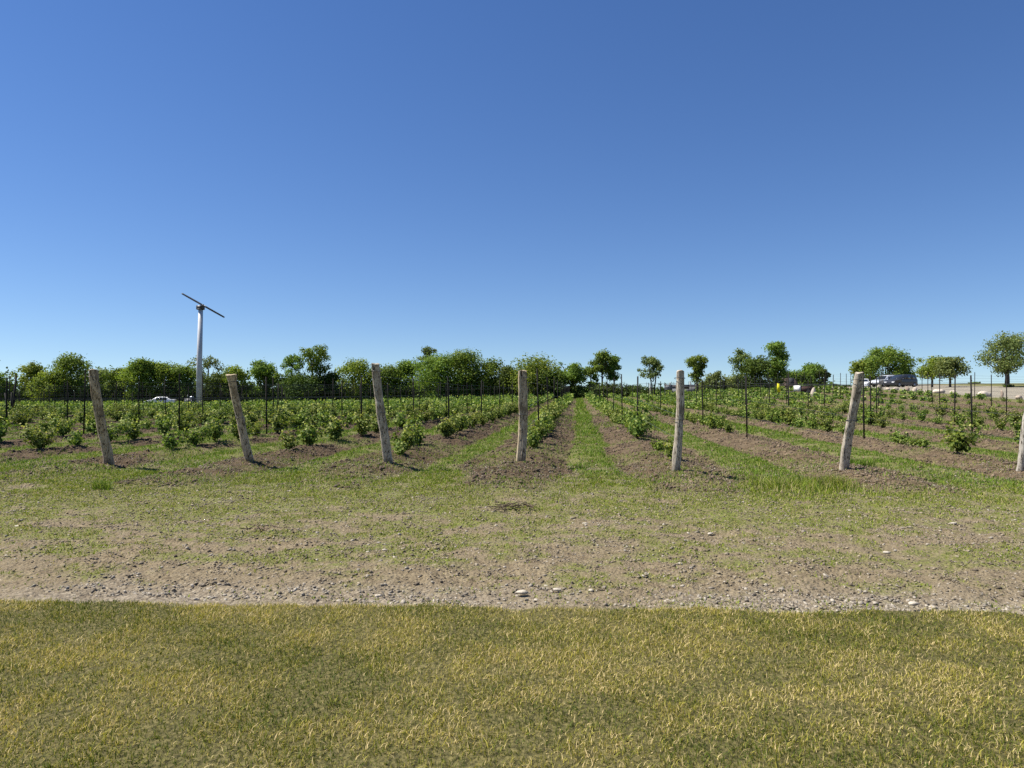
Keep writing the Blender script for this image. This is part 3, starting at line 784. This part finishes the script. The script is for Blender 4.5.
def blade(sgn):
    d = np.array([.86*sgn, .06*sgn, -.49*sgn]); d /= np.linalg.norm(d); up = np.array([.49, .1, .86]); dep = np.cross(d, up)
    V=[]; L = 2.72
    for t, ch, th in ((0.02, .09, .05), (.15, .11, .04), (.55, .105, .03), (.96, .09, .02), (1., .06, .01)):
        tw = .5-.35*t; a = up*math.cos(tw)+dep*math.sin(tw); b = np.cross(d, a)
        for (u, v) in ((-1, 0), (-.3, 1), (.6, .6), (1, 0), (.6, -.5), (-.3, -.7)): V.append(hc+d*L*t+a*ch*u+b*th*v)
    Q = [[i*6+k, i*6+(k+1) % 6, (i+1)*6+(k+1) % 6, (i+1)*6+k] for i in range(4) for k in range(6)]
    m = MB(); m.add(np.array(V), (np.array(Q), np.array([[24+k for k in range(6)]]), np.array([[5-k for k in range(6)]])))
    return m
for s in (-1, 1): link('propeller_blade', blade(s).mesh('propeller_blade', True), M['steel_dark'], e)
m = MB(); m.box((-.95, -.2, .95), (1.0, .7, .75)); m.box((-.95, -.2, .45), (1.15, .8, .25)); m.tube([(-1.2, -.2, 1.3), (-1.2, -.2, 1.75)], .06, 8)
for q in (-.4, .0, .4): m.box((-.95+q*.8, -.56, .95), (.12, .03, .5))
link('engine', m.mesh('engine'), M['steel_dark'], e)
m = MB(); m.box((-.75, -.2, 1.48), (.3, .3, .2)); m.box((-.75, -.2, 1.36), (.2, .2, .06)); link('fuel_cap', m.mesh('fuel_cap'), M['silver_paint'], e)

# ------------------------------------------------------------------ cars
def car(name, loc, rz, label, paint, prof, belt, W=.88, scale=.86):
    """prof: (x, top z) along the length, front at +x; belt: height of the window sill"""
    e = empty(name, loc, rz, label, 'car')
    e.scale = (scale,)*3
    xs = [p[0] for p in prof]; V=[]; n = len(prof)
    for (x, zt) in prof:
        tk = max(0, (zt-belt)); en = min(1, (x-xs[0])/.35, (xs[-1]-x)/.35); w = W*(.86+.14*min(1, max(0, en)))
        wt = w-.30*tk
        zt2 = max(zt, .5)
        zb_ = min(belt, zt2-.04)
        sec = [(-w*.93, .26), (-w, .5), (-w*.985, zb_), (-wt, zt2-.05*min(1, tk+.4)), (-wt*.8, zt2), (wt*.8, zt2), (wt, zt2-.05*min(1, tk+.4)), (w*.985, zb_), (w, .5), (w*.93, .26)]
        V += [(x, a, b) for a, b in sec]
    Q = [[i*10+k, (i+1)*10+k, (i+1)*10+(k+1) % 10, i*10+(k+1) % 10] for i in range(n-1) for k in range(10)]
    m = MB(); m.add(np.array(V), (np.array(Q), np.array([list(range(10))]), np.array([[(n-1)*10+9-k for k in range(10)]])))
    link('body', m.mesh('body'), M[paint], e)
    V = np.array(V).reshape(n, 10, 3)
    cab = [i for i in range(n) if prof[i][1] > belt+.28]
    for s, (lo, hi) in ((-1, (2, 3)), (1, (7, 6))):
        for a, b in zip(cab[:-1], cab[1:]):
            p = [V[a, lo], V[b, lo], V[b, hi], V[a, hi]]; c = sum(p)/4
            q = [c+(u-c)*np.array([.93, 1, .84])+np.array([0, s*.012, 0]) for u in p]
            q2 = [u-np.array([0, s*.03, 0]) for u in q]
            m = MB(); m.add(np.array(q+q2), np.array([[0, 1, 2, 3], [0, 4, 5, 1], [1, 5, 6, 2], [2, 6, 7, 3], [3, 7, 4, 0]])); link('side_window', m.mesh('side_window'), M['glass'], e)
    for nm, (i0, i1) in (('rear_window', (cab[0]-1, cab[0])), ('windscreen', (cab[-1]+1, cab[-1]))):
        p = [V[i0, 4], V[i0, 5], V[i1, 5], V[i1, 4]]; c = sum(p)/4; out = np.array([-.3 if nm == 'rear_window' else .3, 0, .6])*.03
        q = [c+(u-c)*np.array([.86, 1.08, .86])+out for u in p]; q2 = [u-out*1.6 for u in q]
        m = MB(); m.add(np.array(q+q2), np.array([[0, 1, 2, 3], [0, 4, 5, 1], [1, 5, 6, 2], [2, 6, 7, 3], [3, 7, 4, 0]])); link(nm, m.mesh(nm), M['glass'], e)
    L0, L1 = xs[0], xs[-1]
    for wx in (L0+.85, L1-.85):
        for s in (-1, 1):
            m = MB(); m.tube([(wx, s*(W-.20), .33), (wx, s*(W-.16), .33), (wx, s*(W+.0), .33), (wx, s*(W+.025), .33)], [.30, .335, .335, .30], 20)
            w = link('wheel', m.mesh('wheel', True), M['rubber'], e)
            m = MB(); m.tube([(wx, s*(W+.01), .33), (wx, s*(W+.034), .33)], [.21, .20], 14); link('rim', m.mesh('rim'), M['rim'], w)
    for s in (-1, 1):
        m = MB(); m.box((L1-.05, s*W*.62, .66), (.14, .36, .15)); link('headlight', m.mesh('headlight'), M['lamp_clear'], e)
        m = MB(); m.box((L0+.04, s*W*.70, .80), (.12, .22, .24)); link('tail_light', m.mesh('tail_light'), M['lamp_red'], e)
        m = MB(); m.box((prof[cab[-1]+1][0]-.35, s*(W+.07), belt+.06), (.14, .18, .13)); link('wing_mirror', m.mesh('wing_mirror'), M[paint], e)
    for xx, nm in ((L1+.02, 'front_bumper'), (L0-.02, 'rear_bumper')):
        m = MB(); m.box((xx, 0, .40), (.12, W*1.7, .20)); link(nm, m.mesh(nm), M['rubber' if paint != 'white_paint' else 'white_paint'], e)
    return e
SUV = [(-2.35, .75), (-2.3, 1.05), (-2.1, 1.60), (-1.7, 1.74), (-.8, 1.78), (.1, 1.76), (.55, 1.66), (1.25, 1.08), (1.8, 1.02), (2.25, .90), (2.38, .62)]
SEDAN = [(-2.3, .70), (-2.2, .98), (-1.75, 1.04), (-1.1, 1.36), (-.4, 1.46), (.3, 1.44), (.55, 1.38), (1.2, .98), (1.8, .90), (2.2, .76), (2.3, .55)]
X, Y = at(901, 85); car('parked_car', (X, Y, gz(X, Y)+.0), R(180)+YAW+R(24), 'dark grey van parked on the gravel road before the large broad tree', 'grey_paint', SUV, 1.06, .93)
X, Y = at(886, 90); car('parked_car', (X, Y, gz(X, Y)+.0), R(180)+YAW+R(24), 'silver car parked behind the nose of the dark grey van', 'silver_paint', SUV, 1.02, .9)
X, Y = at(161, 106); car('parked_car', (X, Y, gz(X, Y)+.02), R(180)+YAW+R(10), 'white car half hidden by vines before the left treeline', 'white_paint', SEDAN, .92, scale=.94)
X, Y = at(863, 90); car('parked_car', (X, Y, gz(X, Y)-.2), R(180)+YAW+R(60), 'pale car mostly hidden behind the knotty right-leaning post', 'white_paint', SEDAN, .92)

# ------------------------------------------------------------------ boulders and stones
def boulder(name, x, y, s, sx, sz, mat, label, cat, grp=None, seed=0, tint=.6, sub=3):
    import bmesh
    bm = bmesh.new(); bmesh.ops.create_icosphere(bm, subdivisions=sub, radius=1)
    V = np.array([v.co for v in bm.verts]); Fc = np.array([[v.index for v in f.verts] for f in bm.faces]); bm.free()
    r = np.random.RandomState(seed)
    for i in range(9):
        d = r.randn(3); d /= np.linalg.norm(d); lim = r.uniform(.62, .88); k = V@d; V = V-np.outer(np.maximum(k-lim, 0)*.85, d)
    V *= (1+.12*(fbm(V[:, 0]*2+seed, V[:, 1]*2+V[:, 2]*1.7, 3)-.5)*2)[:, None]
    m = MB(); m.add(V*np.array([s*sx, s*.8, s*sz])+np.array([0, 0, s*sz*.55]), Fc, tint)
    return tag(link(name, m.mesh(name), M[mat], None, (x, y, gz(x, y))), label, cat, grp)
BL = [(879, 3.6, 1.0, .8, 'tan boulder in front of the silver car'), (888, 2.6, 1.2, .6, 'low boulder in front of the grey van nose'), (896, 3.2, 1.2, .6, 'rounded boulder below the middle of the grey van'),
      (907, 3.4, 1.0, .8, 'dark boulder below the rear of the grey van'), (915, 3.2, 1.1, .8, 'pale boulder just right of the grey van'), (926, 2.2, 1.2, .6, 'small boulder below the left flat-crowned tree'),
      (939, 5.0, 1.6, .5, 'long flat pale boulder between the two flat-crowned trees'), (953, 3.6, 1.2, .7, 'split boulder below the right flat-crowned tree'),
      (969, 2.4, 1.3, .7, 'small dark boulder beside the tallest dark stake'), (985, 6.5, 1.5, .52, 'largest pale boulder, wide and flat, on the gravel edge'),
      (1002, 3.4, .7, 1.4, 'upright dark boulder left of the tall airy tree'), (1019, 3.8, 1.3, .6, 'low grey boulder at the right edge')]
for i, (px, wpx, sx, sz, lab) in enumerate(BL):
    th = math.atan((px-512)/F)-YAW; X = 30.1; Y = X/math.tan(th); d = float(proj(X, Y)[1])
    boulder('boulder', X, Y, wpx/F*d*.72, sx, sz*1.6, 'boulder', lab, 'boulder', 'boulders along the gravel road', i+3, [.9, .6, .7, .15, .9, .5, 1., .8, .1, 1., .1, .4][i])
X, Y = at(813, 62); boulder('boulder', X, Y, .30, .8, 1.9, 'boulder', 'upright tan boulder at right end of the red trailer', 'boulder', None, 44, .8)
for i, (px, py, w, lab) in enumerate(((522, 593, 10, 'whitest flat stone on the gravel at the lawn edge'), (913, 604, 9, 'pale angular stone on the gravel at right'), (557, 590, 7, 'pale stone right of the whitest flat stone'),
                                     (585, 524, 5, 'pale stone on the headland before the round upright post'), (710, 534, 5, 'pale stone on the headland right of centre'), (952, 524, 6, 'tan stone on the headland at right'),
                                     (20, 527, 7, 'white stone on the headland at left edge'), (886, 553, 6, 'flat tan stone on the headland left of the right edge'), (385, 550, 4, 'small yellowish stone on the headland left of centre'))):
    d = CAMH*F/(py-HOR); X, Y = at(px, d)
    boulder('stone', X, Y, w/F*d*.55, 1.25, .45, 'pebble', lab, 'stone', 'loose stones', 60+i, 1., 2)

# ------------------------------------------------------------------ card, tag, sheds
x7 = ROWS[7]-3.1; yy = 29.2
X, Y = at(779, 30.3); d = 30.3
e = empty('trap_card', (X, Y, zat(392, d)), .2, 'bright yellow card hanging from a vineyard wire', 'card')
m = MB(); V = [(-.085, 0, 0), (.07, .0, -.01), (.08, .0, .14), (.035, 0, .16), (.03, 0, .36), (-.08, 0, .37)]
V2 = [(a, b+.008, c) for a, b, c in V]; N_ = len(V)
m.add(np.array(V+V2), (np.array([list(range(N_))]), np.array([list(range(2*N_-1, N_-1, -1))]), np.array([[k, N_+k, N_+(k+1) % N_, (k+1) % N_] for k in range(N_)])))
link('card', m.mesh('card'), M['yellow'], e)
m = MB(); m.tube([(-.03, .004, .32), (-.03, .01, .42), (-.02, .0, .45)], .004, 5); link('hook', m.mesh('hook'), M['wire'], e)

def shed(px0, px1, ytop, depth, wall, roof, label, name='shed', pitch=.25, dpt=3.0, door=None, name_cat='shed'):
    X, Y = at((px0+px1)/2, depth); z = gz(X, Y)-.1; W = (px1-px0)/F*depth; H = zat(ytop, depth)-z
    e = empty(name, (X, Y, z), YAW, label, name_cat)
    m = MB(); m.box((0, dpt/2, (H-pitch)/2), (W, dpt, H-pitch)); link('wall', m.mesh('wall'), M[wall], e)
    m = MB(); a = .2; hh = H-pitch
    V = [(-W/2-a, -a, hh), (W/2+a, -a, hh), (W/2+a, dpt+a, hh), (-W/2-a, dpt+a, hh), (-W/2-a, dpt/2, H), (W/2+a, dpt/2, H), (-W/2-a, dpt/2, hh), (W/2+a, dpt/2, hh)]
    V = V + [(x, y, zz-.07) for x, y, zz in V[:4]]
    m.add(np.array(V), (np.array([[0, 1, 5, 4], [3, 4, 5, 2], [0, 8, 9, 1], [1, 9, 10, 2], [2, 10, 11, 3], [3, 11, 8, 0], [8, 11, 10, 9]]), np.array([[0, 4, 3], [1, 2, 5]])))
    link('roof', m.mesh('roof'), M[roof], e)
    for (f, w, h0, h1, mt, nm) in (door or []):
        m = MB(); m.box((f*W, -.02, (h0+h1)/2), (w, .05, h1-h0)); link(nm, m.mesh(nm), M[mt], e)
    return e
shed(676, 710, 384.5, 104, 'wall_grey', 'roof_dark', 'low grey shed with dark roof behind the round upright post', door=[(.15, .8, .3, 1.6, 'roof_dark', 'door'), (-.2, .9, .8, 1.4, 'glass', 'window'), (.36, .7, .8, 1.4, 'glass', 'window')])
shed(783, 797, 378, 104, 'roof_brown', 'roof_brown', 'brown gabled shed among trees right of the yellow card', pitch=1.1, door=[(.1, .8, .1, 1.5, 'roof_dark', 'door')])
# red trailer
X, Y = at(804, 68); z = gz(X, Y)-.12
e = empty('trailer', (X, Y, z), YAW, 'low dark red box trailer with white front panel', 'trailer')
m = MB(); m.box((.1, 0, .75), (1.2, 1.2, .45)); link('body', m.mesh('body'), M['wall_red'], e)
m = MB(); m.box((.1, 0, 1.01), (1.26, 1.26, .06)); link('roof', m.mesh('roof'), M['roof_dark'], e)
m = MB(); m.box((-.66, 0, .80), (.2, 1.2, .52)); link('front_panel', m.mesh('front_panel'), M['white_card'], e)
for s in (-1, 1):
    m = MB(); m.tube([(.2, s*.62, .32), (.2, s*.74, .32)], .32, 16); link('wheel', m.mesh('wheel'), M['rubber'], e)
m = MB(); m.tube([(-.85, 0, .5), (-1.6, 0, .42)], .04, 6); link('drawbar', m.mesh('drawbar'), M['steel_dark'], e)
# framed board
X, Y = at(668.5, 88); z = gz(X, Y)
e = empty('notice_board', (X, Y, z), YAW, 'small dark framed board on posts left of the grey shed', 'board')
zt = zat(384.5, 88)-z
for s in (-1, 1):
    m = MB(); m.tube([(s*.42, 0, -.1), (s*.42, 0, zt)], .055, 6); link('post', m.mesh('post'), M['steel_dark'], e)
m = MB(); m.box((0, 0, zt-.05), (.9, .08, .1)); m.box((0, 0, zt-.6), (.9, .08, .1)); link('frame', m.mesh('frame'), M['steel_dark'], e)
m = MB(); m.box((0, .0, zt-.325), (.76, .03, .44)); link('panel', m.mesh('panel'), M['wall_grey'], e)

# ------------------------------------------------------------------ tufts and twigs
def tuft(px, py, n, hh, spread, mat, label, straw=.15):
    d = CAMH*F/(py-HOR); X, Y = at(px, d); z = gz(X, Y)
    x = rng.randn(n)*spread; y = rng.randn(n)*spread*.7
    mb = MB(); V, fs, t = blades(x, y, -.02*np.ones(n), hh*(.5+.7*rng.rand(n)), .006+.006*rng.rand(n), np.where(rng.rand(n) < straw, .95, .8*rng.rand(n)), .9)
    mb.add(V, fs, t); return tag(link('grass_tuft', mb.mesh('grass_tuft'), M[mat], None, (X, Y, z)), label, 'grass tuft')
tuft(103, 490, 260, .20, .075, 'alley', 'dark green grass tuft below the leftmost leaning post')
tuft(805, 488, 1500, .20, .45, 'weed', 'tall pale grass clump left of the knotty post foot', .25)
tuft(831, 487, 500, .26, .10, 'weed', 'bushy pale weed beside the tall pale grass clump', .4)
tuft(855, 468, 700, .18, .16, 'alley', 'dark weeds at the foot of the knotty right-leaning post', .05)
def twigs(px, py, n, label):
    d = CAMH*F/(py-HOR); X, Y = at(px, d); m = MB()
    for i in range(n):
        a = rng.rand()*6.28; L = rng.uniform(.06, .24); c = rng.randn(3)*np.array([.15, .1, .012])+np.array([0, 0, .03+.03*rng.rand()])
        v = np.array([math.cos(a), math.sin(a), rng.uniform(-.2, .2)])*L/2; k = rng.randn(3)*.02
        m.tube([c-v, c+k, c+v], [.005, .006, .003], 5, False)
    return tag(link('twig_heap', m.mesh('twig_heap'), M['twig'], None, (X, Y, gz(X, Y))), label, 'twigs')
twigs(512, 509, 34, 'small heap of dark twigs on the headland before the square cracked post')
twigs(262, 531, 11, 'small scrap of dark twigs on the headland at left')

# ------------------------------------------------------------------ light, sky, camera
w = bpy.data.worlds.new('World'); scene.world = w; w.use_nodes = True
nt = w.node_tree; nt.nodes.clear()
sky = nt.nodes.new('ShaderNodeTexSky'); sky.sky_type = 'NISHITA'; sky.sun_disc = False
sky.sun_elevation = SUN_EL; sky.sun_rotation = SUN_AZ
sky.air_density = 1.0; sky.dust_density = 0.0; sky.ozone_density = 3.5; sky.altitude = 100
tc = nt.nodes.new('ShaderNodeTexCoord'); mp = nt.nodes.new('ShaderNodeMapping')
mp.inputs['Location'].default_value = (0, 0, .055); mp.inputs['Scale'].default_value = (1, 1, 1.0)   # sky lookup raised so the horizon shows no yellow band
nt.links.new(tc.outputs['Generated'], mp.inputs[0]); nt.links.new(mp.outputs[0], sky.inputs[0])
hs = nt.nodes.new('ShaderNodeHueSaturation'); hs.inputs['Saturation'].default_value = 1.19; hs.inputs['Hue'].default_value = .510
bg = nt.nodes.new('ShaderNodeBackground'); bg.inputs['Strength'].default_value = .075
wo = nt.nodes.new('ShaderNodeOutputWorld')
nt.links.new(sky.outputs[0], hs.inputs['Color']); nt.links.new(hs.outputs[0], bg.inputs[0]); nt.links.new(bg.outputs[0], wo.inputs[0])
ld = bpy.data.lights.new('sun', 'SUN'); ld.energy = 5.0; ld.angle = R(.53); ld.color = (1, .95, .86)
lo = bpy.data.objects.new('sun', ld); COL.objects.link(lo)
sv = Vector((math.sin(SUN_AZ)*math.cos(SUN_EL), math.cos(SUN_AZ)*math.cos(SUN_EL), math.sin(SUN_EL)))
lo.rotation_euler = sv.to_track_quat('Z', 'Y').to_euler(); lo.location = (0, 0, 30)
cd = bpy.data.cameras.new('camera'); cd.sensor_width = 36; cd.lens = F/1024*36; cd.clip_start = .05; cd.clip_end = 9000
co = bpy.data.objects.new('camera', cd); COL.objects.link(co)
co.location = (0, 0, CAMH); co.rotation_euler = (R(90)+math.atan((HOR-384)/F), 0, YAW)
scene.camera = co
vs = scene.view_settings; vs.view_transform = 'Standard'; vs.look = 'None'; vs.exposure = 0.78; vs.gamma = 1
scene.cycles.max_bounces = 6; scene.cycles.transparent_max_bounces = 4
scene.cycles.diffuse_bounces = 3; scene.cycles.glossy_bounces = 2; scene.cycles.transmission_bounces = 4
scene.cycles.use_denoising = False
